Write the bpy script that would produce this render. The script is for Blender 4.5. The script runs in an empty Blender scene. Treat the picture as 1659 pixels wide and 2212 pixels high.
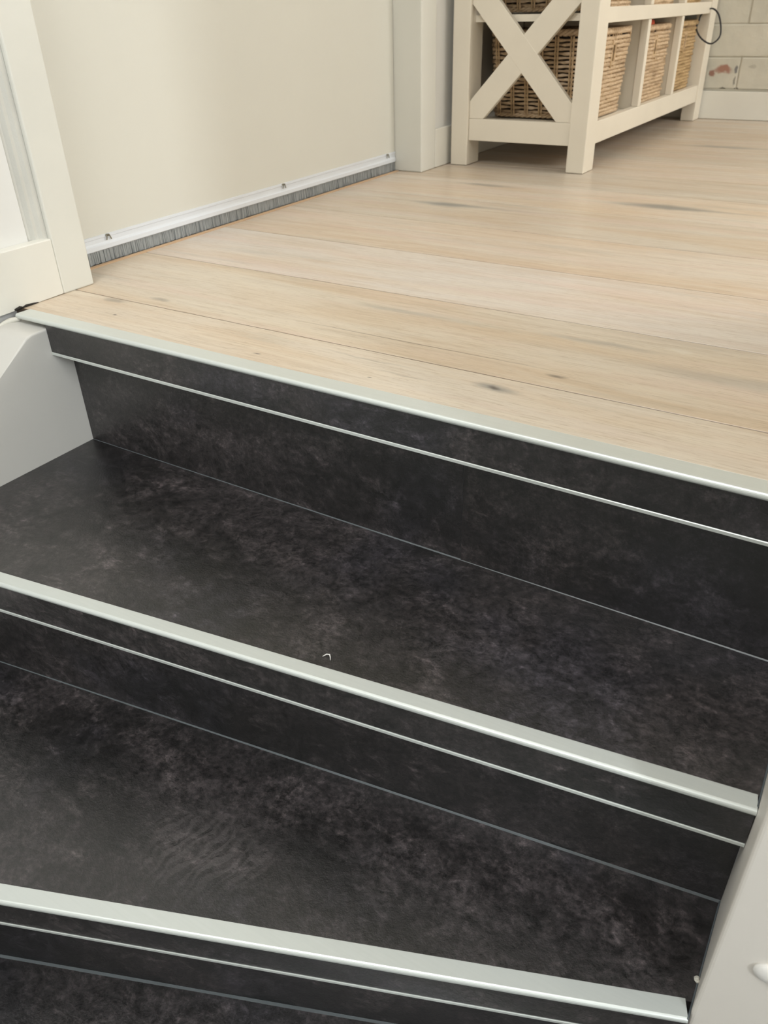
import bpy, bmesh, math, random
from mathutils import Vector, Matrix, noise
random.seed(7)
S = bpy.context.scene
COL = S.collection

# ------------------------------------------------------------------ camera
cam_d = bpy.data.cameras.new('camera'); cam = bpy.data.objects.new('camera', cam_d); COL.objects.link(cam)
Rr = Vector((0.85084479, 0.52488165, -0.02371493)); Dd = Vector((0.26687294, -0.47060535, -0.84101691)); Ff = Vector((-0.45259472, 0.70924598, -0.54048882))
m = Matrix((Rr, -Dd, -Ff)).transposed().to_4x4(); m.translation = Vector((0, 0, .4)); cam.matrix_world = m
cam_d.sensor_fit = 'HORIZONTAL'; cam_d.sensor_width = 36; cam_d.lens = 36.935
cam_d.clip_start = .01; cam_d.clip_end = 50
cam_d.dof.use_dof = True; cam_d.dof.focus_distance = 1.05; cam_d.dof.aperture_fstop = 13
S.camera = cam

# ------------------------------------------------------------------ world, lights, exposure
w = bpy.data.worlds.new('sky'); S.world = w; w.use_nodes = True
w.node_tree.nodes['Background'].inputs[0].default_value = (.80, .88, 1, 1)
w.node_tree.nodes['Background'].inputs[1].default_value = 1.0

def area(name, loc, target, sx, sy, power, color):
    d = bpy.data.lights.new(name, 'AREA'); d.shape = 'RECTANGLE'; d.size = sx; d.size_y = sy; d.energy = power; d.color = color
    o = bpy.data.objects.new(name, d); COL.objects.link(o); o.location = loc
    o.rotation_euler = (Vector(target) - Vector(loc)).to_track_quat('-Z', 'Y').to_euler()
    return o
area('daylight_room_window', (2.10, 2.55, 1.60), (-.2, 2.35, .45), 1.3, .9, 30, (1, .965, .915))
area('daylight_stair_window', (2.10, -.86, 1.35), (-1.2, .75, .35), .24, 1.0, 25, (.93, .975, 1))
area('overhead_fill_light', (-.35, -.40, 2.15), (-.40, .45, 0), .8, .8, 20, (.985, .985, .97))  # added unseen overhead fill, lifts the treads, nosings and partition end
S.view_settings.view_transform = 'Standard'; S.view_settings.look = 'None'
S.view_settings.gamma = 1; S.view_settings.use_curve_mapping = False; S.view_settings.exposure = 0.62

# ------------------------------------------------------------------ mesh helpers
def link(name, me, mat=None, parent=None, kind=None, label=None):
    o = bpy.data.objects.new(name, me); COL.objects.link(o)
    if mat and me is not None and not me.materials: me.materials.append(mat)
    if parent: o.parent = parent
    if kind: o['kind'] = kind
    if label: o['label'] = label
    return o
def bm_mesh(bm, smooth=False):
    bmesh.ops.recalc_face_normals(bm, faces=bm.faces)
    me = bpy.data.meshes.new('m'); bm.to_mesh(me); bm.free()
    if smooth:
        for p in me.polygons: p.use_smooth = True
    return me
def add_box(bm, a, b):
    x0, y0, z0 = a; x1, y1, z1 = b
    v = [bm.verts.new(p) for p in ((x0,y0,z0),(x1,y0,z0),(x1,y1,z0),(x0,y1,z0),(x0,y0,z1),(x1,y0,z1),(x1,y1,z1),(x0,y1,z1))]
    for f in ((0,3,2,1),(4,5,6,7),(0,1,5,4),(1,2,6,5),(2,3,7,6),(3,0,4,7)): bm.faces.new([v[i] for i in f])
def bevel(bm, r, seg=2):
    if r: bmesh.ops.bevel(bm, geom=list(bm.edges), offset=r, segments=seg, affect='EDGES', profile=.5, clamp_overlap=True)
def box(name, a, b, mat, parent=None, r=0, seg=2, **k):
    bm = bmesh.new(); add_box(bm, a, b); bevel(bm, r, seg)
    return link(name, bm_mesh(bm), mat, parent, **k)
def prism(name, poly, lo, hi, axis, mat, parent=None, r=0, seg=2, **k):
    """poly in the two other axes, extruded along axis between lo and hi"""
    bm = bmesh.new()
    def P(p, t):
        return (t, p[0], p[1]) if axis == 'x' else ((p[0], t, p[1]) if axis == 'y' else (p[0], p[1], t))
    A = [bm.verts.new(P(p, lo)) for p in poly]; B = [bm.verts.new(P(p, hi)) for p in poly]; n = len(poly)
    bm.faces.new(A); bm.faces.new(B[::-1])
    for i in range(n): bm.faces.new((A[i], A[(i+1) % n], B[(i+1) % n], B[i]))
    bevel(bm, r, seg)
    return link(name, bm_mesh(bm), mat, parent, **k)
def sweep_line(name, prof, p0, p1, mat, parent=None, smooth=False, **k):
    """profile (d, z) ; d measured along the horizontal normal pointing to +y side of the line p0->p1"""
    p0 = Vector(p0); p1 = Vector(p1); t = (p1-p0).normalized(); nrm = Vector((-t.y, t.x, 0))
    bm = bmesh.new(); n = len(prof)
    rows = [[bm.verts.new(q + nrm*d + Vector((0,0,z))) for d, z in prof] for q in (p0, p1)]
    for i in range(n): bm.faces.new((rows[0][i], rows[1][i], rows[1][(i+1)%n], rows[0][(i+1)%n]))
    bm.faces.new(rows[0]); bm.faces.new(rows[1][::-1])
    return link(name, bm_mesh(bm, smooth), mat, parent, **k)
def add_tube(bm, pts, r, sides=6, closed=False, flat=1.0):
    pts = [Vector(p) for p in pts]; n = len(pts); rings = []
    for i, p in enumerate(pts):
        a = pts[(i-1) % n] if (closed or i) else p; b = pts[(i+1) % n] if (closed or i < n-1) else p
        t = (b-a).normalized(); u = Vector((0,0,1)).cross(t)
        if u.length < .05: u = Vector((1,0,0)).cross(t)
        u.normalize(); v = t.cross(u)
        rr = r[i] if isinstance(r, (list, tuple)) else r
        rings.append([bm.verts.new(p + u*math.cos(2*math.pi*j/sides)*rr*flat + v*math.sin(2*math.pi*j/sides)*rr) for j in range(sides)])
    for i in range(n if closed else n-1):
        A = rings[i]; B = rings[(i+1) % n]
        for j in range(sides): bm.faces.new((A[j], A[(j+1)%sides], B[(j+1)%sides], B[j]))
    if not closed: bm.faces.new(rings[0][::-1]); bm.faces.new(rings[-1])
def thing(name, label, cat, loc=(0,0,0), group=None):
    o = bpy.data.objects.new(name, None); COL.objects.link(o); o.location = loc; o.empty_display_size = .05
    o['label'] = label; o['category'] = cat
    if group: o['group'] = group
    return o
def tag(o, label, cat, group=None):
    o['label'] = label; o['category'] = cat
    if group: o['group'] = group
    return o

# ------------------------------------------------------------------ material helpers
class N:
    def __init__(s, name, rough=.5, metal=0, spec=.5):
        s.m = bpy.data.materials.new(name); s.m.use_nodes = True; s.t = s.m.node_tree
        s.b = s.t.nodes['Principled BSDF']; s.b.inputs['Roughness'].default_value = rough
        s.b.inputs['Metallic'].default_value = metal; s.b.inputs['Specular IOR Level'].default_value = spec
        s.pos = s.t.nodes.new('ShaderNodeNewGeometry').outputs['Position']
    def n(s, typ, **kw):
        x = s.t.nodes.new(typ)
        for k, v in kw.items(): setattr(x, k, v)
        return x
    def L(s, a, b): s.t.links.new(a, b)
    def map(s, scale=(1,1,1), loc=(0,0,0), rot=(0,0,0), src=None):
        x = s.n('ShaderNodeMapping'); x.inputs['Scale'].default_value = scale; x.inputs['Location'].default_value = loc; x.inputs['Rotation'].default_value = rot
        s.L(src or s.pos, x.inputs['Vector']); return x.outputs[0]
    def noise(s, vec, scale=5, detail=4, rough=.5, dist=0):
        x = s.n('ShaderNodeTexNoise'); x.inputs['Scale'].default_value = scale; x.inputs['Detail'].default_value = detail
        x.inputs['Roughness'].default_value = rough; x.inputs['Distortion'].default_value = dist; s.L(vec, x.inputs['Vector']); return x.outputs[0]
    def rng(s, v, a, b, c=0, d=1, smooth=True):
        x = s.n('ShaderNodeMapRange'); x.interpolation_type = 'SMOOTHSTEP' if smooth else 'LINEAR'
        for i, q in enumerate((a, b, c, d)): x.inputs[i+1].default_value = q
        s.L(v, x.inputs[0]); return x.outputs[0]
    def math(s, op, a, b=0.0):
        x = s.n('ShaderNodeMath', operation=op)
        for i, q in enumerate((a, b)):
            if isinstance(q, (int, float)): x.inputs[i].default_value = q
            else: s.L(q, x.inputs[i])
        return x.outputs[0]
    def mix(s, f, a, b, mode='MIX'):
        x = s.n('ShaderNodeMix', data_type='RGBA', blend_type=mode)
        if isinstance(f, (int, float)): x.inputs[0].default_value = f
        else: s.L(f, x.inputs[0])
        for i, q in ((6, a), (7, b)):
            if isinstance(q, tuple): x.inputs[i].default_value = (*q, 1) if len(q) == 3 else q
            else: s.L(q, x.inputs[i])
        return x.outputs[2]
    def spot(s, vec, c, r, hard=.35):
        """1 inside an ellipsoid at c with radii r, soft edge"""
        x = s.map(scale=tuple(1/q for q in r), loc=tuple(-c[i]/r[i] for i in range(3)), src=vec)
        l = s.n('ShaderNodeVectorMath', operation='LENGTH'); s.L(x, l.inputs[0])
        return s.rng(l.outputs['Value'], 1, hard, 0, 1)
    def color(s, c):
        if isinstance(c, tuple): s.b.inputs['Base Color'].default_value = (*c, 1)
        else: s.L(c, s.b.inputs['Base Color'])
        return s
    def bump(s, h, strength=.3, dist=.001):
        x = s.n('ShaderNodeBump'); x.inputs['Strength'].default_value = strength; x.inputs['Distance'].default_value = dist
        s.L(h, x.inputs['Height']); s.L(x.outputs[0], s.b.inputs['Normal']); return s
    def warp(s, amt, scale):
        nz = s.n('ShaderNodeTexNoise'); nz.inputs['Scale'].default_value = scale; nz.inputs['Detail'].default_value = 3; s.L(s.pos, nz.inputs['Vector'])
        a = s.n('ShaderNodeVectorMath', operation='SUBTRACT'); s.L(nz.outputs['Color'], a.inputs[0]); a.inputs[1].default_value = (.5,.5,.5)
        b = s.n('ShaderNodeVectorMath', operation='SCALE'); s.L(a.outputs[0], b.inputs[0]); b.inputs['Scale'].default_value = amt
        c = s.n('ShaderNodeVectorMath', operation='ADD'); s.L(s.pos, c.inputs[0]); s.L(b.outputs[0], c.inputs[1]); return c.outputs[0]

def paint(name, base, rough=.45, var=.04, bumpy=.12):
    q = N(name, rough, spec=.4)
    nz = q.noise(q.pos, 6, 4); f = q.rng(nz, .3, .7)
    d = tuple(c*(1-var) for c in base)
    q.color(q.mix(f, d, base)); q.bump(q.noise(q.pos, 260, 3), bumpy, .0006); return q.m

M_jamb = paint('cream white trim paint', (.735, .728, .665), .38)
M_door = paint('cream door laminate', (.68, .668, .600), .42, .015, .04)
M_cab = paint('cabinet cream paint', (.825, .765, .65), .40, .05)
M_wall = paint('white wall paint', (.80, .795, .765), .55)
M_fill = paint('rough grey filler', (.66, .65, .595), .7, .14, .6)
M_string = paint('stringer white paint', (.66, .645, .605), .42, .03)
M_part = paint('partition paint', (.80, .755, .69), .45, .03)
M_base = paint('baseboard paint', (.80, .785, .715), .40)
M_ceil = paint('ceiling paint', (.85, .84, .80), .7)

# whitewashed oak
def wood():
    q = N('whitewashed oak', .36, spec=.45)
    oi = q.n('ShaderNodeObjectInfo')
    off = q.n('ShaderNodeVectorMath', operation='ADD'); q.L(q.pos, off.inputs[0])
    cmb = q.n('ShaderNodeCombineXYZ'); r10 = q.math('MULTIPLY', oi.outputs['Random'], 13.0); q.L(r10, cmb.inputs[0]); q.L(r10, cmb.inputs[2]); q.L(cmb.outputs[0], off.inputs[1])
    P = off.outputs[0]
    broad = q.noise(q.map((.9, 5.5, 1), src=P), 2.0, 3, .5, .6)
    mid = q.noise(q.map((1.6, 26, 1), src=P), 2.2, 5, .6, .8)
    fine = q.noise(q.map((7, 170, 1), src=P), 2.5, 4, .6, .2)
    pores = q.noise(q.map((30, 420, 1), src=P), 1.6, 3, .6)
    c = q.mix(q.rng(broad, .34, .66), (.660, .525, .395), (.70, .62, .53))
    c = q.mix(q.rng(mid, .40, .72, 0, .55), c, (.76, .67, .55))
    c = q.mix(q.rng(mid, .48, .26, 0, .40), c, (.55, .44, .325))
    pink = q.noise(q.map((1.1, 9, 1), loc=(3, 5, 0), src=P), 2.0, 3)
    c = q.mix(q.rng(pink, .50, .72, 0, .55), c, (.71, .56, .47))
    grey = q.noise(q.map((1.6, 14, 1), loc=(9, 1, 0), src=P), 1.8, 4)
    c = q.mix(q.rng(grey, .58, .76, 0, .45), c, (.50, .46, .39))
    c = q.mix(q.rng(fine, .52, .30, 0, .38), c, (.44, .33, .22))
    c = q.mix(q.rng(pores, .44, .30, 0, .42), c, (.38, .27, .18))
    c = q.mix(1.0, c, oi.outputs['Color'], 'MULTIPLY')
    # knots and dark streaks that sit at fixed places in the boards
    W = q.warp(.018, 22)
    for (x, y, rx, ry, k, dk) in ((-.364,.834,.034,.010,.75,0),(-.364,.834,.010,.005,.85,1),(-.311,.905,.016,.006,.7,1),(-1.064,.859,.030,.010,.5,1),
                          (-.999,.895,.026,.008,.5,1),(-.913,1.745,.10,.022,.7,0),(-.87,1.75,.20,.012,.4,0),(-.454,1.931,.13,.030,.75,0),(-.42,1.925,.22,.014,.4,0),
                          (-.931,1.998,.10,.018,.55,0),(-.515,2.86,.16,.028,.6,0),(-.55,.838,.10,.003,.22,1),(-.49,.812,.05,.003,.2,1),(-1.005,.805,.004,.003,.9,1),
                          (-.70,.783,.008,.002,.8,1),(-.52,.786,.004,.002,.8,1),(-.30,1.04,.10,.010,.35,0),(-.13,.99,.14,.022,.32,0),(-.62,1.03,.09,.010,.3,0)):
        f = q.math('MULTIPLY', q.spot(W, (x, y, 0), (rx*1.2, ry*1.3, 1), .1), k)
        c = q.mix(f, c, (.115, .09, .075) if dk else (.235, .235, .225))
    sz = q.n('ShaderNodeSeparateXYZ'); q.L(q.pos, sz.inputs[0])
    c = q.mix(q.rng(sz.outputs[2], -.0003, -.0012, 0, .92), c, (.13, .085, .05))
    # pale scuff
    c = q.mix(q.math('MULTIPLY', q.spot(q.warp(.03, 60), (-.197, 1.062, 0), (.022, .010, 1), .3), .35), c, (.80, .74, .64))
    # long dark grain line inside the second board
    Wl = q.warp(.006, 5)
    c = q.mix(q.math('MULTIPLY', q.spot(Wl, (-.53, .919, 0), (.26, .0018, 1), .3), .7), c, (.20, .14, .09))
    q.color(c)
    q.L(q.rng(mid, .3, .7, .40, .30), q.b.inputs['Roughness'])
    q.bump(q.math('ADD', fine, q.math('MULTIPLY', pores, .6)), .22, .0007); return q.m
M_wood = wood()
q = N('raw board edge', .6); q.color(q.mix(q.noise(q.map((30, 4, 4)), 5), (.60, .38, .21), (.74, .54, .36))); M_rawedge = q.m
q = N('dark under floor', .8); q.color(q.mix(q.noise(q.pos, 12), (.03, .022, .016), (.05, .04, .03))); M_under = q.m

# black stone-look vinyl
ZT2_ = -.444
def vinyl(name, seed, vertical, lift=1.0, ripple=None):
    q = N(name, .5, spec=.5)
    oi = q.n('ShaderNodeObjectInfo')
    P = q.map((1,1,1), loc=(seed, seed*.7, seed*.3))
    W0 = q.n('ShaderNodeVectorMath', operation='ADD'); q.L(P, W0.inputs[0])
    wn = q.n('ShaderNodeTexNoise'); wn.inputs['Scale'].default_value = 14; wn.inputs['Detail'].default_value = 4; q.L(P, wn.inputs['Vector'])
    ws = q.n('ShaderNodeVectorMath', operation='SCALE'); q.L(wn.outputs['Color'], ws.inputs[0]); ws.inputs['Scale'].default_value = .035; q.L(ws.outputs[0], W0.inputs[1])
    PW = W0.outputs[0]
    b = q.noise(q.map((3.0, 4.2, 5), src=P), 1.2, 4, .6, .5)
    a = q.noise(q.map((15, 15, 15), src=PW), 1.0, 8, .72, .2)
    s = q.noise(q.map((10, 34, 30), src=PW), 1.2, 7, .70, .3)
    g = q.noise(q.map((120, 150, 130), src=P), 1.2, 5, .75)
    f = q.noise(P, 360, 3, .7)
    sp = q.noise(P, 560, 2, .6)
    c = q.mix(q.rng(b, .36, .66), (.0060*lift, .0052*lift, .0054*lift), (.022*lift, .0190*lift, .0197*lift))
    c = q.mix(q.rng(a, .50, .72, 0, .55), c, (.072*lift, .062*lift, .063*lift))
    c = q.mix(q.rng(s, .55, .72, 0, .42), c, (.080*lift, .068*lift, .069*lift))
    c = q.mix(q.rng(a, .48, .30, 0, .7), c, (.0042, .0040, .0042))
    c = q.mix(q.rng(g, .44, .64, 0, .7), c, q.mix(1.0, c, (2.5, 2.4, 2.4), 'MULTIPLY'))
    c = q.mix(q.rng(g, .47, .30, 0, .75), c, (.0045, .0043, .0043))
    c = q.mix(q.rng(f, .54, .72, 0, .45), c, q.mix(1.0, c, (2.6, 2.5, 2.5), 'MULTIPLY'))
    h = q.noise(q.map((52, 60, 56), src=PW), 1.0, 6, .75, .3)
    c = q.mix(q.rng(h, .50, .68, 0, .62), c, q.mix(1.0, c, (2.7, 2.6, 2.65), 'MULTIPLY'))
    c = q.mix(q.rng(h, .50, .34, 0, .75), c, (.0035, .0034, .0036))
    c = q.mix(q.rng(sp, .67, .74, 0, .30), c, (.13, .125, .12))
    bl = q.noise(q.map((4, 4, 4), loc=(4, 2, 1), src=P), 1.0, 3)
    c = q.mix(q.rng(bl, .50, .66, 0, .5), c, q.mix(1.0, c, (.86, .98, 1.30), 'MULTIPLY'))
    # combed ripples of the stone print, only in patches
    wv = q.n('ShaderNodeTexWave'); wv.inputs['Scale'].default_value = 26; wv.inputs['Distortion'].default_value = 7; wv.inputs['Detail'].default_value = 3; wv.inputs['Detail Scale'].default_value = 1.6
    q.L(q.map((1, .35, .6), rot=(0, 0, .35), src=PW), wv.inputs['Vector'])
    wm = q.spot(q.warp(.10, 9), ripple[0], ripple[1], .1) if ripple else q.math('MULTIPLY', b, 0)
    wf_ = q.math('MULTIPLY', wm, q.rng(wv.outputs[1], .35, .8))
    c = q.mix(q.math('MULTIPLY', wf_, .42), c, (.075*lift, .066*lift, .067*lift))
    q.color(c)
    q.b.inputs['Specular IOR Level'].default_value = .95
    q.L(q.rng(h, .3, .7, .29, .42), q.b.inputs['Roughness'])
    q.bump(q.math('ADD', q.math('MULTIPLY', wf_, .5), q.math('ADD', q.math('MULTIPLY', g, 1.0), q.math('MULTIPLY', f, .9))), .40, .0009); return q.m
M_tread = vinyl('dark stone vinyl tread', 0.0, False, .98)
M_tread2 = vinyl('dark stone vinyl lower tread', 5.3, False, 1.08, ((-.50, .37, ZT2_), (.11, .09, 1)))
M_riser = vinyl('dark stone vinyl riser', 11.0, True, .95)
M_riser2 = vinyl('dark stone vinyl riser worn', 17.0, True, .9)
M_fascia = vinyl('dark stone vinyl nosing insert', 23.0, True, .95)
q = N('satin aluminium', .36, .45); q.color(q.mix(q.noise(q.map((4, 90, 60)), 4), (.69, .73, .70), (.75, .785, .76)))
q.bump(q.noise(q.map((3, 500, 500)), 3), .05, .0004); M_alu = q.m
q = N('aluminium door seal rail', .40, .15); q.color(q.mix(q.noise(q.map((90, 4, 200)), 4), (.72, .76, .81), (.78, .82, .87))); M_rail = q.m
q = N('grey brush bristles', .7); q.color(q.mix(q.noise(q.map((1, 420, 3)), 1, 2), (.19, .20, .20), (.42, .44, .44))); M_brush = q.m
q = N('spring clip metal', .4, .7); q.color(q.mix(q.noise(q.pos, 200), (.14, .135, .11), (.45, .43, .36))); M_clip = q.m
q = N('slate grey sealant', .38, spec=.6); q.color(q.mix(q.noise(q.pos, 30), (.060, .072, .080), (.105, .122, .13))); M_seal = q.m
q = N('pale old sealant', .6); q.color(q.mix(q.noise(q.pos, 160), (.60, .58, .50), (.76, .74, .67))); M_oldseal = q.m
q = N('dark crack dirt', .9); q.color(q.mix(q.noise(q.pos, 90), (.012, .010, .008), (.03, .025, .02))); M_crack = q.m
q = N('whitewashed plaster', .7)
nz = q.noise(q.pos, 9, 5); bn = q.noise(q.map((1, 1, 1), loc=(3, 3, 3)), 34, 4, .6)
W = q.warp(.035, 26)
c = q.mix(q.rng(nz, .3, .7), (.56, .54, .46), (.66, .63, .535))
sc = q.noise(q.map((24, 24, 34)), 1.3, 5, .7, 1)
c = q.mix(q.rng(sc, .66, .76, 0, .6), c, (.30, .285, .24))
for (x, z, rx, rz, col, k) in ((-.702,.166,.030,.013,(.34,.15,.10),.9),(-.735,.153,.012,.012,(.30,.13,.09),.9),(-.656,.170,.008,.011,(.14,.14,.15),.85),(-.657,.135,.004,.014,(.22,.21,.18),.8),
                              (-.69,.101,.016,.004,(.10,.09,.07),.8),(-.64,.105,.010,.006,(.12,.11,.09),.8),(-.745,.150,.004,.004,(.2,.18,.15),.7),(-.60,.175,.014,.005,(.36,.34,.28),.5)):
    c = q.mix(q.math('MULTIPLY', q.spot(W, (x, 3.55, z), (rx*1.25, 1, rz*1.25), .45), k), c, col)
q.color(c); q.bump(q.math('ADD', bn, nz), .6, .004); M_brick = q.m
q = N('mortar', .85); q.color(q.mix(q.noise(q.pos, 40), (.50, .48, .41), (.64, .61, .52))); M_mortar = q.m
def rattan(name, a, b, dk):
    q = N(name, .42, spec=.5); v = q.noise(q.map((60, 60, 160)), 1.2, 3, .6); h = q.noise(q.map((9, 9, 70)), 1, 3)
    c = q.mix(q.rng(v, .3, .7), a, b); c = q.mix(q.rng(h, .50, .34, 0, .6), c, dk)
    q.color(c); q.bump(q.noise(q.pos, 420), .3, .0006); return q.m
M_ratt = rattan('grey rattan', (.55, .385, .225), (.76, .59, .41), (.30, .19, .10))
M_ratt2 = rattan('golden rattan', (.48, .32, .155), (.68, .49, .27), (.24, .15, .06))
M_stake = rattan('rattan stake', (.52, .36, .20), (.68, .49, .29), (.30, .19, .10))
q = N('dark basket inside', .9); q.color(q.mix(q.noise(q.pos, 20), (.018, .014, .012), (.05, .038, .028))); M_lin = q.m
q = N('orange red fabric', .6); q.color(q.mix(q.noise(q.pos, 80), (.62, .07, .025), (.80, .12, .045))); M_red = q.m
q = N('black strap', .5); q.color(q.mix(q.noise(q.pos, 200), (.012, .012, .013), (.03, .03, .032))); M_strap = q.m
q = N('white plastic', .3); q.color(q.mix(q.noise(q.pos, 30), (.78, .76, .72), (.84, .82, .78))); M_cap = q.m
q = N('window glass', .02); q.color((.9, .95, .95)); q.b.inputs['Transmission Weight'].default_value = 1; M_glass = q.m
q = N('lower hall tiles', .5); q.color(q.mix(q.noise(q.pos, 5), (.05, .047, .043), (.09, .084, .077))); M_hall = q.m

# ================================================================== SETTING
ZT1, ZT2, ZT3, ZT4 = -.222, -.444, -.666, -.888
CEIL = 2.25
XW = -1.19                   # face of the left wall
floor = box('floor', (-1.30, .80, -.060), (2.2, 3.56, -.0165), M_under, kind='structure')
# planks: one object per board
rows = [.7575, .8665] + [.8665 + .2362*i for i in range(1, 12)] + [3.555]
tint = [(1.0,.99,.96), (.97,.96,.92), (1.03,1.05,1.10), (1.0,.985,.975), (.95,.95,.94), (1.0,.995,.99), (.91,.92,.92), (.96,.965,.97), (.88,.89,.89), (.92,.925,.93), (.87,.875,.88), (.90,.90,.90), (.88,.88,.88)]
rj = random.Random(3)
for i in range(len(rows)-1):
    y0, y1 = rows[i]+.0009, rows[i+1]-.0009
    xr = .034 if y0 < 1.30 else 2.19
    if i < 3: cuts = [-1.247, xr]
    else:
        j = [.35, -.02, .62, .25, -.1, .5, .1, .7, .3, -.2][(i-3) % 10]
        cuts = [-1.247, j, xr]
    for a, b in zip(cuts, cuts[1:]):
        bm = bmesh.new(); add_box(bm, (a+.0004, y0, -.016), (b-.0004, y1, 0)); bevel(bm, .0011, 1)
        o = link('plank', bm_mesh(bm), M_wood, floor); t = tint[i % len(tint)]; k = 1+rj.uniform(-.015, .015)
        o.color = (t[0]*k, t[1]*k, t[2]*k, 1)
box('board_edge', (-1.2575, .95, -.016), (-1.2485, 2.088, .0012), M_rawedge, floor, label='orange raw wood edge along the sliding door')

# left wall: stair part, filler strip, part behind door, far part
box('wall_left', (-1.42, -1.6, -1.2), (XW, .812, CEIL), M_wall, kind='structure')
prism('wall_left_reveal', [(XW-.05, .8125), (XW-.003, .8125), (XW-.001, .818), (-1.1835, .8225), (-1.183, .828), (-1.1775, .8325), (-1.177, .8405), (XW-.05, .8405)], .0, CEIL, 'z', M_fill, kind='structure')
box('trim_1', (-1.245, .841, 0), (-1.169, .9055, CEIL), M_jamb, r=.0025, kind='structure')
box('wall_left_pocket', (-1.42, .8128, -.1), (-1.302, 2.2, CEIL), M_wall, kind='structure')
t2 = box('trim_2', (-1.3010, 2.0895, 0), (-1.176, 2.171, CEIL), M_jamb, r=.003, kind='structure')
box('wall_left_far', (-1.42, 2.1715, -.1), (-1.187, 3.70, CEIL), M_wall, kind='structure')
prism('baseboard_left', [(.8405, .0008), (.8405, .0915), (.700, .0915), (.35, -.165), (.35, -.262), (.7075, 0.0008)], XW+.0005, -1.169, 'x', M_base, r=.0018, kind='structure')
box('baseboard_left_far', (-1.1865, 2.1715, .0008), (-1.1755, 3.548, .102), M_base, r=.002, kind='structure')
# far wall of whitewashed bricks
wf = box('wall_far', (-1.42, 3.5655, -.1), (2.4, 3.72, CEIL), M_mortar, kind='structure')
bx = []
for v in range(3):
    bm = bmesh.new(); add_box(bm, (0, 0, 0), (.2392, .013, .1048)); bevel(bm, .0050, 3)
    for vt in bm.verts:
        vt.co += Vector((noise.noise(vt.co*31+Vector((v*5,0,0))), noise.noise(vt.co*27+Vector((0,v*5,3)))*.6, noise.noise(vt.co*29+Vector((0,0,v*7)))))*.0022
    me = bm_mesh(bm); me.materials.append(M_brick); bx.append(me)
rb = random.Random(5)
for k in range(15):
    z = .1025 + .1055*k
    x = -1.35 if k % 2 else -1.4665
    x = (-.6445 - .24*3) if k % 2 == 0 else (-.6445 - .24*3 + .115)
    if k % 2: x -= .24
    while x < 1.0:
        if x > -1.4:
            o = link('brick', bx[rb.randrange(3)], None, wf); o.location = (x+.001, 3.5618 + rb.uniform(-.0012, .0012), z)
        x += .24
box('baseboard_far', (-1.186, 3.549, .0008), (2.19, 3.561, .0955), M_base, r=.0018, kind='structure')
# partition whose end stands at the right of the stairs
part = box('wall_partition', (.0375, .4755, -1.2), (.24, 1.338, CEIL), M_part, r=.004, seg=3, kind='structure')
box('wall_room_front', (.2405, 1.20, -1.2), (2.4, 1.338, CEIL), M_wall, kind='structure')
# right wall with window openings
wr = bmesh.new()
for a, b in (((2.2,-1.6,-1.2),(2.34,1.2,.65)), ((2.2,-1.6,1.85),(2.34,1.2,CEIL)), ((2.2,-1.6,.65),(2.34,-1.2,1.85)), ((2.2,-.5,.65),(2.34,1.2,1.85)),
             ((2.2,1.338,-.1),(2.34,3.566,1.1)), ((2.2,1.338,2.1),(2.34,3.566,CEIL)), ((2.2,1.338,1.1),(2.34,1.85,2.1)), ((2.2,3.25,1.1),(2.34,3.566,2.1))): add_box(wr, a, b)
link('wall_right', bm_mesh(wr), M_wall, kind='structure')
for nm, y0, y1, z0, z1 in (('window_1', 1.85, 3.25, 1.1, 2.1), ('window_2', -1.2, -.5, .65, 1.85)):
    bm = bmesh.new(); fw = .05
    for a, b in (((2.23,y0,z0),(2.29,y1,z0+fw)), ((2.23,y0,z1-fw),(2.29,y1,z1)), ((2.23,y0,z0+fw),(2.29,y0+fw,z1-fw)), ((2.23,y1-fw,z0+fw),(2.29,y1,z1-fw))): add_box(bm, a, b)
    wn = link(nm, bm_mesh(bm), M_jamb, kind='structure')
    box('pane', (2.255, y0+fw, z0+fw), (2.262, y1-fw, z1-fw), M_glass, wn)
box('wall_rear', (-1.42, -1.75, -1.2), (2.4, -1.6, CEIL), M_wall, kind='structure')
box('ceiling', (-1.42, -1.75, CEIL), (2.4, 3.75, CEIL+.1), M_ceil, kind='structure')
box('floor_lower', (-1.42, -1.75, -1.21), (2.4, 1.2, -1.11), M_hall, kind='structure')

# ================================================================== SLIDING DOOR
door = box('door_1', (-1.300, .86, .049), (-1.262, 2.0885, 2.05), M_door, r=.0015, kind='structure')
def door_rail():
    prof = [(-1.2985, .0235), (-1.2605, .0235), (-1.2590, .0250), (-1.2590, .0325), (-1.2606, .0345), (-1.2612, .0375), (-1.2612, .0445), (-1.2600, .0455), (-1.2600, .0500), (-1.2618, .0504), (-1.2985, .0485)]
    return prism('seal_rail', prof, .93, 2.088, 'y', M_rail, door, label='aluminium seal rail along the door bottom')
door_rail()
bm = bmesh.new(); r_ = random.Random(2); y = .93
while y < 2.087:
    wdt = r_.uniform(.0012, .0028); dx = r_.uniform(-.0012, .0012); l = r_.uniform(.0004, .0022)
    x = -1.2625 + dx
    v = [bm.verts.new(p) for p in ((x,y,.0236),(x,y+wdt,.0236),(x+r_.uniform(0,.002),y+wdt+r_.uniform(-.0008,.0008),l),(x+r_.uniform(0,.002),y+r_.uniform(-.0008,.0008),l),
         (x-.006,y,.0236),(x-.006,y+wdt,.0236),(x-.006,y+wdt,l),(x-.006,y,l))]
    for f in ((0,1,2,3),(4,7,6,5),(0,4,5,1),(2,6,7,3),(1,5,6,2),(0,3,7,4)): bm.faces.new([v[i] for i in f])
    y += wdt*.92
link('brush_strip', bm_mesh(bm), M_brush, door, kind='stuff', label='grey brush bristles under the seal rail')
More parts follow.
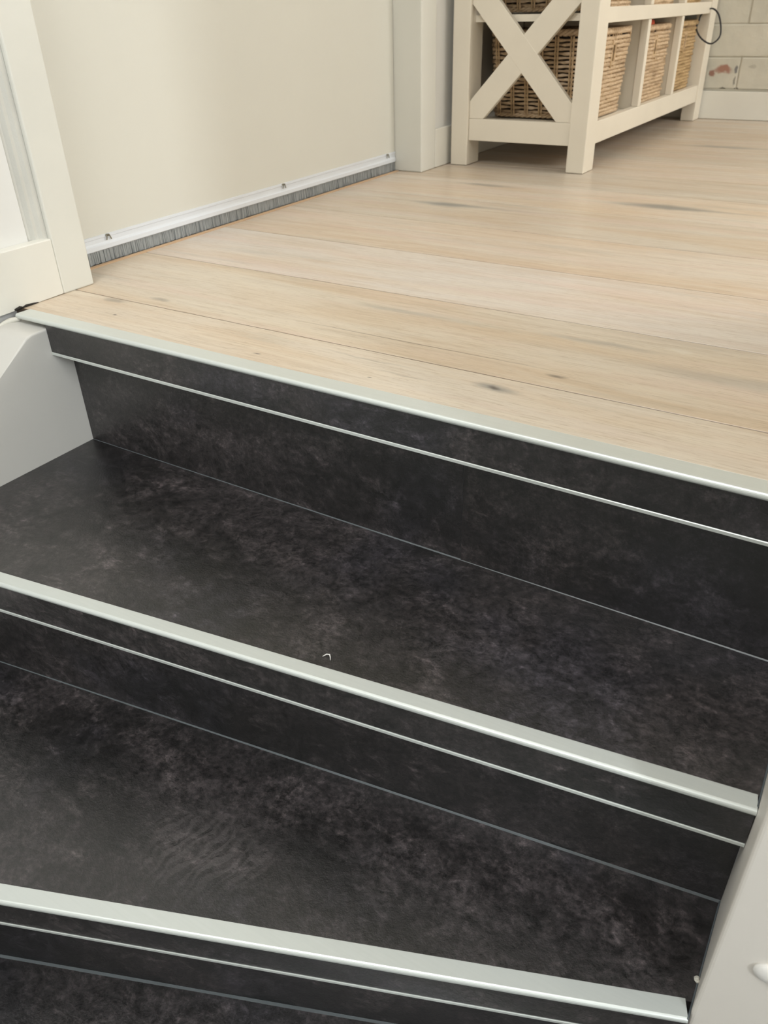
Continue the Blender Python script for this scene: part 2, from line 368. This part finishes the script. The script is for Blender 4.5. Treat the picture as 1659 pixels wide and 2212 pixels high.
for yc in (1.030, 1.571, 2.045):
    bm = bmesh.new()
    add_tube(bm, [(-1.2600, yc-.0050, .0490), (-1.2575, yc-.0042, .0455), (-1.2585, yc-.0052, .0395)], .0013, 6)
    add_tube(bm, [(-1.2600, yc-.0040, .0495), (-1.2570, yc+.0010, .0490), (-1.2575, yc+.0035, .0440), (-1.2585, yc+.0060, .0395)], .0013, 6)
    add_box(bm, (-1.2612, yc-.0045, .0455), (-1.2595, yc+.0025, .0497))
    link('rail_clip', bm_mesh(bm), M_clip, door)

# ================================================================== STAIRCASE
stair = thing('staircase', 'black stone-look vinyl winder stairs with pale aluminium nosings', 'stairs', (-.5, .5, -1.11))
stair_inv = Matrix.Translation(Vector((-.5, .5, -1.11))).inverted()
def sp(o):
    o.parent = stair; o.matrix_parent_inverse = stair_inv; return o
XL, XR = -1.085, .0372
def ln(p, q):
    """line through p,q -> y(x)"""
    s = (q[1]-p[1])/(q[0]-p[0]); return lambda x: p[1] + s*(x-p[0])
f1 = ln((-1.145, .7285), (.037, .7275))              # front lines of the nosings
f2 = ln((-.864, .4205), (.0375, .5545))
f3 = ln((-.667, .1915), (.034, .4675))
f4 = ln((-1.085, -.38), (.034, .455))
r1 = ln((XL, .767), (XR, .767))                      # riser planes
r2 = ln((-1.00, .4470), (.037, .6120))
r3 = ln((-.7625, .2010), (.037, .5225))
r4 = ln((-1.085, -.33), (.037, .50))
def tread(back, front, z, mat, inset):
    poly = [(XL, front(XL)+inset), (XR, front(XR)+inset), (XR, back(XR)+.004), (XL, back(XL)+.004)]
    return sp(prism('tread', poly, z-.034, z, 'z', mat))
tread(r1, f2, ZT1, M_tread, .020); tread(r2, f3, ZT2, M_tread2, .021); tread(r3, f4, ZT3, M_tread, .021)
def riser(line, z0, z1, x0, x1, mat, push=0):
    a = (x0, line(x0)-push, 0); b = (x1, line(x1)-push, 0)
    return sp(sweep_line('riser', [(0, z0), (.012, z0), (.012, z1), (0, z1)], a, b, mat))
riser(r1, ZT1+.0003, -.0005, XL, -.3712, M_riser); riser(r1, ZT1+.0003, -.0005, -.3704, XR, M_riser2, .0008)
riser(r2, ZT2+.0003, ZT1-.0345, XL, XR, M_riser); riser(r3, ZT3+.0003, ZT2-.0345, XL, XR, M_riser2)
riser(r4, -1.11, ZT3-.0345, XL, XR, M_riser)
def nosing(fl, z, x0, x1, xf0, width, h, lip=.006):
    a = Vector((x0, fl(x0), 0)); b = Vector((x1, fl(x1), 0))
    # top profile: flat band behind a rounded raised lip that overhangs the fascia
    prof = [(width, z-.002), (width, z+.0008), (lip+.0015, z+.0012)]
    for k in range(9):
        t = math.radians(100 + 160*k/8); prof.append((.0040 + .0042*math.cos(t), z-.0028 + .0042*math.sin(t)))
    prof += [(.0055, z-.0068), (.0055, z-.002)]
    o = sp(sweep_line('nosing', prof, a, b, M_alu, label='pale aluminium stair nosing'))
    a2 = Vector((xf0, fl(xf0), 0));
    fi = sweep_line('fascia_insert', [(.0035, z-h+.0045), (.0052, z-h+.0045), (.0052, z-.0066), (.0035, z-.0066)], a2, b, M_fascia, label='dark vinyl insert of the nosing')
    bs = sweep_line('bottom_strip', [(.0026, z-h), (.0120, z-h), (.0120, z-h+.0012), (.0056, z-h+.0014), (.0050, z-h+.0042), (.0032, z-h+.0043), (.0026, z-h+.0036)], a2, b, M_alu, label='thin aluminium strip below the insert')
    core = sweep_line('step_edge', [(.0054, z-h+.0016), (.040, z-h+.0016), (.040, z-.0165 if z == 0 else z-.0345), (.0054, z-.0068)], a2, b, M_under)
    for c in (fi, bs, core): c.parent = o
    return o
nosing(f1, .0006, -1.1500, .0372, XL, .0285, .0560)
nosing(f2, ZT1, XL, .0372, XL, .0205, .0545)
nosing(f3, ZT2, XL, .0374, XL, .0215, .0530)
nosing(f4, ZT3, XL, .0340, XL, .0210, .0530)
# sealant beads where riser meets tread
def bead(line, z, x0, x1, w0, w1, mat, seed=0):
    bm = bmesh.new(); n = 60; rows_ = []
    for i in range(n+1):
        t = i/n; x = x0+(x1-x0)*t; wd = (w0+(w1-w0)*t)*(1+.18*noise.noise(Vector((x*9, seed, 0))))
        y = line(x)
        rows_.append([bm.verts.new(p) for p in ((x, y+.0005, z+wd), (x, y-wd*.55, z+wd*.4), (x, y-wd, z), (x, y+.0005, z-.0002))])
    for A, B in zip(rows_, rows_[1:]):
        for j in range(4): bm.faces.new((A[j], A[(j+1)%4], B[(j+1)%4], B[j]))
    bm.faces.new(rows_[0]); bm.faces.new(rows_[-1][::-1])
    return sp(link('sealant_bead', bm_mesh(bm), mat))
bead(r1, ZT1, XL, XR, .0007, .0022, M_seal, 1)
bead(r2, ZT2, XL, XR, .0012, .0026, M_seal, 2)
bead(r3, ZT3, XL, XR, .0030, .0030, M_seal, 3)
# left stringer
sp(prism('stringer', [(.780, -.0135), (.705, -.0135), (.695, -.0165), (.640, -.056), (.05, -.486), (-.6, -.96), (-.6, -1.108), (.780, -1.108)], -1.169, XL-.0004, 'x', M_string, r=.003, seg=3, label='white painted stringer along the left wall'))
# cracked old sealant at the nosing's left end
bm = bmesh.new(); r_ = random.Random(9)
add_tube(bm, [(-1.1685, .742, .0012), (-1.1680, .752, .0022), (-1.1686, .758, .0012), (-1.1684, .764, .0022), (-1.1688, .776, .0016), (-1.1690, .788, .0008)], [.0016,.0030,.0012,.0020,.0016,.0006], 6)
tag(link('caulk_crack', bm_mesh(bm), M_crack), 'dark crumbled gap between baseboard and left end of the top nosing', 'crack')
bm = bmesh.new(); add_tube(bm, [(-1.1668, .700, -.0150), (-1.1668, .716, -.0130), (-1.1650, .727, -.0115), (-1.1600, .7335, -.0105), (-1.1530, .738, -.009)], [.0015,.0040,.0050,.0045,.003], 7)
sp(link('old_sealant', bm_mesh(bm, True), M_oldseal))
# grey sealant where the treads meet the partition, with one pale crumb
bm = bmesh.new(); bmesh.ops.create_icosphere(bm, subdivisions=2, radius=.0030)
for v in bm.verts: v.co *= 1 + .5*noise.noise(v.co*400)
o = link('seal_crumb', bm_mesh(bm), M_oldseal); o.location = (.0350, .512, ZT2+.003); sp(o)
sp(box('edge_seal', (.0356, .470, ZT2-.001), (.0374, .6115, ZT2+.0016), M_seal, r=.0006))
sp(box('edge_seal', (.0356, .560, ZT1-.001), (.0374, .766, ZT1+.0016), M_seal, r=.0006))

# ================================================================== PARTITION CAP, SMALL BITS
bm = bmesh.new(); bmesh.ops.create_uvsphere(bm, u_segments=28, v_segments=14, radius=1)
for v in bm.verts: v.co = Vector((v.co.x*.014, v.co.y*.0055, v.co.z*.0125 + .002*v.co.x))
o = link('cover_cap', bm_mesh(bm, True), M_cap); o.location = (.0835, .4745, -.3185)
tag(o, 'small white rounded cap on the wall end at lower right edge', 'cap')
bm = bmesh.new(); add_tube(bm, [(-.0055, -.002, .0004), (-.0025, .0020, .0020), (.0010, .0030, .0022), (.0035, .0005, .0012), (.0058, -.0028, .0005)], [.0003,.0007,.0008,.0006,.0003], 5)
o = link('plaster_flake', bm_mesh(bm), M_cap); o.location = (-.416, .524, ZT1+.0004)
tag(o, 'tiny curled white flake lying on the upper black tread', 'flake')

# ================================================================== CABINET
cx0, cx1, cy0, cy1 = -1.162, -.757, 2.240, 3.540
CO = Vector((-.96, 2.89, 0))
cab = thing('storage_cabinet', 'cream white open storage cabinet with crossed end braces and basket compartments', 'cabinet', tuple(CO))
def cp(o):
    o.matrix_parent_inverse = Matrix.Translation(-CO); o.parent = cab; o.matrix_parent_inverse = Matrix.Translation(-CO); return o
LW = .050; LD = .080
for (x0, x1) in ((cx0, cx0+.052), (cx1-LW, cx1)):
    for (y0, y1) in ((cy0, cy0+LD), (cy1-LD, cy1)):
        cp(box('leg', (x0, y0, .0008), (x1, y1, .62), M_cab, r=.0025))
ex0, ex1 = cx0+.0525, cx1-LW-.0005
for yy in (cy0+.008, cy1-.030):
    cp(box('end_rail', (ex0, yy, .067), (ex1, yy+.022, .1235), M_cab, r=.0015))
    cp(box('end_rail', (ex0, yy, .4420), (ex1, yy+.022, .5000), M_cab, r=.0015))
    # crossed braces, the second one halved round the first
    xc, zc = (ex0+ex1)/2, (.1235+.442)/2; a = Vector((ex1-ex0, .442-.1235)).normalized(); hw = .0305
    def brace(sgn, y0, y1):
        d = Vector((a.x, sgn*a.y)); n_ = Vector((-d.y, d.x)); L_ = .5
        poly = [Vector((xc, zc)) + d*s*L_ + n_*t*hw for s, t in ((-1,-1),(1,-1),(1,1),(-1,1))]
        # clip to the opening
        def clip(P, ax, lim, keep):
            out = []
            for i in range(len(P)):
                A, B = P[i], P[(i+1) % len(P)]; ia = (A[ax]-lim)*keep >= 0; ib = (B[ax]-lim)*keep >= 0
                if ia: out.append(A)
                if ia != ib: out.append(A + (B-A)*((lim-A[ax])/(B[ax]-A[ax])))
            return out
        for ax, lim, keep in ((0, ex0, 1), (0, ex1, -1), (1, .1238, 1), (1, .4417, -1)): poly = clip(poly, ax, lim, keep)
        return cp(prism('brace', [tuple(v) for v in poly], y0, y1, 'y', M_cab, r=.0012))
    brace(1, yy+.001, yy+.019); brace(-1, yy+.0006, yy+.0186)
fy0, fy1 = cy0+LD+.0005, cy1-LD-.0005
for z0, z1 in ((.065, .1215), (.349, .384), (.594, .62)):
    cp(box('front_rail', (cx1-.026, fy0, z0), (cx1-.004, fy1, z1), M_cab, r=.0015))
for z0, z1 in ((.098, .1135), (.356, .372)):
    cp(box('shelf', (cx0+.006, cy0+.032, z0), (cx1-.027, cy1-.032, z1), M_cab))
cp(box('back_panel', (cx0+.0005, cy0+.082, .114), (cx0+.0055, cy1-.082, .61), M_cab))
cp(box('side_panel', (ex0, cy0+.010, .5005), (ex1, cy0+.028, .62), M_cab))
cp(box('side_panel', (ex0, cy1-.028, .5005), (ex1, cy1-.010, .62), M_cab))
for yd in (2.705, 3.085):
    for z0, z1 in ((.1140, .3555), (.3725, .593)):
        cp(box('divider', (cx0+.01, yd, z0), (cx1-.0265, yd+.016, z1), M_cab))
        cp(box('divider_post', (cx1-.0262, yd-.004, (.122 if z0 < .2 else .3845)), (cx1-.0045, yd+.022, (.3485 if z0 < .2 else .5935)), M_cab, r=.0012))
cp(box('cabinet_top', (cx0-.005, cy0-.015, .6205), (cx1+.015, cy1+.005, .645), M_cab, r=.003))

# ---------------------------------------------------------------- baskets
def make_basket(mat, hx, hy, H, seed, top_taper=.016):
    """weave, stakes, rim, base rope, handle frames and dark lining; origin at centre of base"""
    rr = random.Random(seed)
    def half(z):
        t = z/H; return hx - top_taper*(1-t)*.2, hy - top_taper*(1-t)
    def perim(z, step_end, step_front, off=0):
        hx_, hy_ = half(z); rad = .018; pts = []
        def seg(p, q, step, side):
            L_ = (Vector(q)-Vector(p)).length; n_ = max(2, round(L_/step))
            for i in range(n_): pts.append((Vector(p)+(Vector(q)-Vector(p))*(i/n_), side))
        # four straights; corners rounded with extra points
        def arc(cx_, cy_, a0):
            for i in range(1, 4):
                t = a0 + i*math.pi/8; pts.append((Vector((cx_+rad*math.cos(t), cy_+rad*math.sin(t))), 'c'))
        seg((-hx_+rad, -hy_), (hx_-rad, -hy_), step_end, 'e'); arc(hx_-rad, -hy_+rad, -math.pi/2)
        seg((hx_, -hy_+rad), (hx_, hy_-rad), step_front, 'f'); arc(hx_-rad, hy_-rad, 0)
        seg((hx_-rad, hy_), (-hx_+rad, hy_), step_end, 'e'); arc(-hx_+rad, hy_-rad, math.pi/2)
        seg((-hx_, hy_-rad), (-hx_, -hy_+rad), step_front, 'f'); arc(-hx_+rad, -hy_+rad, math.pi)
        return pts
    def outward(pts, i):
        a = pts[i-1][0]; b = pts[(i+1) % len(pts)][0]; t = (b-a).normalized(); return Vector((t.y, -t.x))
    parts = []
    bm = bmesh.new(); nr = int((H-.034)/.0102); hh = (H-.034)/nr
    hz0, hz1, hw_ = H*.60, H*.80, .036                       # handle opening on the two fronts
    for k in range(nr):
        z = .010 + hh*(k+.5); base = perim(z, .011, .0100); n_ = len(base); run = []; runs = []
        for i in range(n_):
            p, side = base[i]; o_ = outward(base, i)
            ph = (i//2 + k) % 2 if side == 'e' else (i//1 + k) % 2
            amp = .0024 if side == 'e' else .0042
            q_ = p + o_*((amp if ph else -amp) + rr.uniform(-.0007, .0007))
            rad = (.0049 if side == 'e' else .0058)*rr.uniform(.84, 1.10)*(1.0 if ph else .82)
            hide = side == 'f' and abs(p.y) < hw_*.28 and hz0 < z < hz1
            if hide:
                if run: runs.append(run)
                run = []
            else: run.append((Vector((q_.x, q_.y, z + rr.uniform(-.0008, .0008))), rad))
        if run: runs.append(run)
        if len(runs) == 1: add_tube(bm, [a for a, b in runs[0]], [b for a, b in runs[0]], 5, True, .75)
        else:
            if len(runs) >= 3: runs[0] = runs[-1] + runs[0]; runs.pop()
            for r_ in runs:
                if len(r_) > 1: add_tube(bm, [a for a, b in r_], [b for a, b in r_], 5, False, .75)
    parts.append(('weave', bm_mesh(bm, True), mat, 'stuff'))
    bm = bmesh.new()
    b0 = perim(.006, .044, .017); b1 = perim(H-.02, .044, .017)
    for i in range(min(len(b0), len(b1))):
        if b0[i][1] == 'c': continue
        a, b = b0[i][0], b1[i][0]
        if abs(a.y) < hw_*.28 and b0[i][1] == 'f': continue
        if b0[i][1] == 'e':
            for dx in (-.0035, .0035): add_tube(bm, [(a.x+dx, a.y*1.045, .006), (b.x+dx, b.y*1.045, H-.02)], .0026, 5)
        else: add_tube(bm, [(a.x, a.y, .006), (b.x, b.y, H-.02)], .0024, 5)
    parts.append(('stakes', bm_mesh(bm), M_stake, 'stuff'))
    for nm, z, r_, tw in (('rim', H-.012, .0085, 26), ('base_braid', .006, .0066, 30)):
        bm = bmesh.new()
        for ph in (0, 2.1, 4.2):
            pts = []; bs = perim(z, .008, .008)
            for i, (p, s_) in enumerate(bs):
                o_ = outward(bs, i); t = 2*math.pi*round(len(bs)/6)*i/len(bs) + ph
                q_ = p + o_*(math.cos(t)*r_*.5); pts.append((q_.x, q_.y, z + math.sin(t)*r_*.55))
            add_tube(bm, pts, r_*.62, 5, True)
        parts.append((nm, bm_mesh(bm, True), mat, None))
    for sx in (1, -1):
        bm = bmesh.new()
        for dy in (-.0115, .0115):
            xh = lambda z: (half(z)[0]+.0035)*sx
            add_tube(bm, [(xh(hz0-.012), dy, hz0-.012), (xh(hz0), dy, hz0), (xh(hz1), dy, hz1), (xh(hz1+.012), dy, hz1+.012)], .0036, 6)
        for z in (hz0, hz1): add_tube(bm, [(xh(z), -.0115, z), (xh(z), .0115, z)], .0034, 6)
        parts.append(('handle', bm_mesh(bm, True), M_stake, None))
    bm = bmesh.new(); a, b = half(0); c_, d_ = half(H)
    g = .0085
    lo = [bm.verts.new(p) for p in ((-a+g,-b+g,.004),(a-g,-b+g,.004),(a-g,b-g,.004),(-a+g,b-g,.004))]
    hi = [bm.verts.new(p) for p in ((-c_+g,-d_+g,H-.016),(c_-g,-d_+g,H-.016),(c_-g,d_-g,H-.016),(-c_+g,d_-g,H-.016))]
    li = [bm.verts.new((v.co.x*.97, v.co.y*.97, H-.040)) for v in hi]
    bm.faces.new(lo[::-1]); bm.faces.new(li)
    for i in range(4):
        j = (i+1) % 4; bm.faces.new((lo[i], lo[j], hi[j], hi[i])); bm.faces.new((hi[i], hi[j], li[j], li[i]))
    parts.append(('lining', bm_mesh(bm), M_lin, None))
    return parts
protoA = make_basket(M_ratt, .150, .152, .222, 11, .030)
protoB = make_basket(M_ratt, .148, .166, .218, 12, .008)
protoC = make_basket(M_ratt2, .148, .164, .218, 13, .012)
places = [
    (protoA, (-.945, 2.498, .1140), 'pinkish brown woven basket in the lower compartment behind the crossed braces'),
    (protoB, (-.941, 2.902, .1140), 'woven rattan basket in the lower middle compartment with something red on top'),
    (protoC, (-.943, 3.278, .1140), 'golden woven basket in the lower compartment nearest the brick wall'),
    (protoA, (-.945, 2.498, .3725), 'woven basket on the upper shelf directly above the crossed braces'),
    (protoB, (-.941, 2.902, .3725), 'woven basket in the middle of the upper shelf'),
    (protoC, (-.943, 3.278, .3725), 'golden woven basket on the upper shelf nearest the brick wall')]
for pr, loc, lab in places:
    z_ = loc[2] + .0035
    b = thing('woven_basket', lab, 'basket', (loc[0], loc[1], z_), 'woven baskets in the cabinet')
    for nm, me, mt, kd in pr:
        o = link(nm, me, mt, b, kind=kd)
# orange-red item in the middle basket
bm = bmesh.new(); add_box(bm, (-.020, -.042, 0), (.020, .042, .034)); bevel(bm, .010, 3)
for v in bm.verts: v.co.z += .003*noise.noise(v.co*60)
o = link('red_pouch', bm_mesh(bm, True), M_red); o.location = (-.815, 2.850, .3120)
tag(o, 'small orange red item poking out of the lower middle basket', 'pouch')
# dark strap loop
bm = bmesh.new()
kp = [(-.792, .310), (-.790, .325), (-.786, .346), (-.757, .3640), (-.731, .350), (-.714, .318), (-.706, .284), (-.715, .265), (-.734, .2575), (-.765, .274), (-.786, .300), (-.789, .318)]
def cr(p0, p1, p2, p3, t):
    return .5*((2*p1)+(-p0+p2)*t+(2*p0-5*p1+4*p2-p3)*t*t+(-p0+3*p1-3*p2+p3)*t**3)
kv = [Vector((a, 3.424+.02*math.sin(i*.5), b)) for i, (a, b) in enumerate(kp)]; pts = []
for i in range(len(kv)-1):
    for s_ in range(6): pts.append(cr(kv[max(i-1,0)], kv[i], kv[i+1], kv[min(i+2,len(kv)-1)], s_/6))
add_tube(bm, pts, .0030, 6, False, 1.0)
tag(link('strap_loop', bm_mesh(bm, True), M_strap), 'thin black strap loop hanging out beside the golden basket', 'strap')
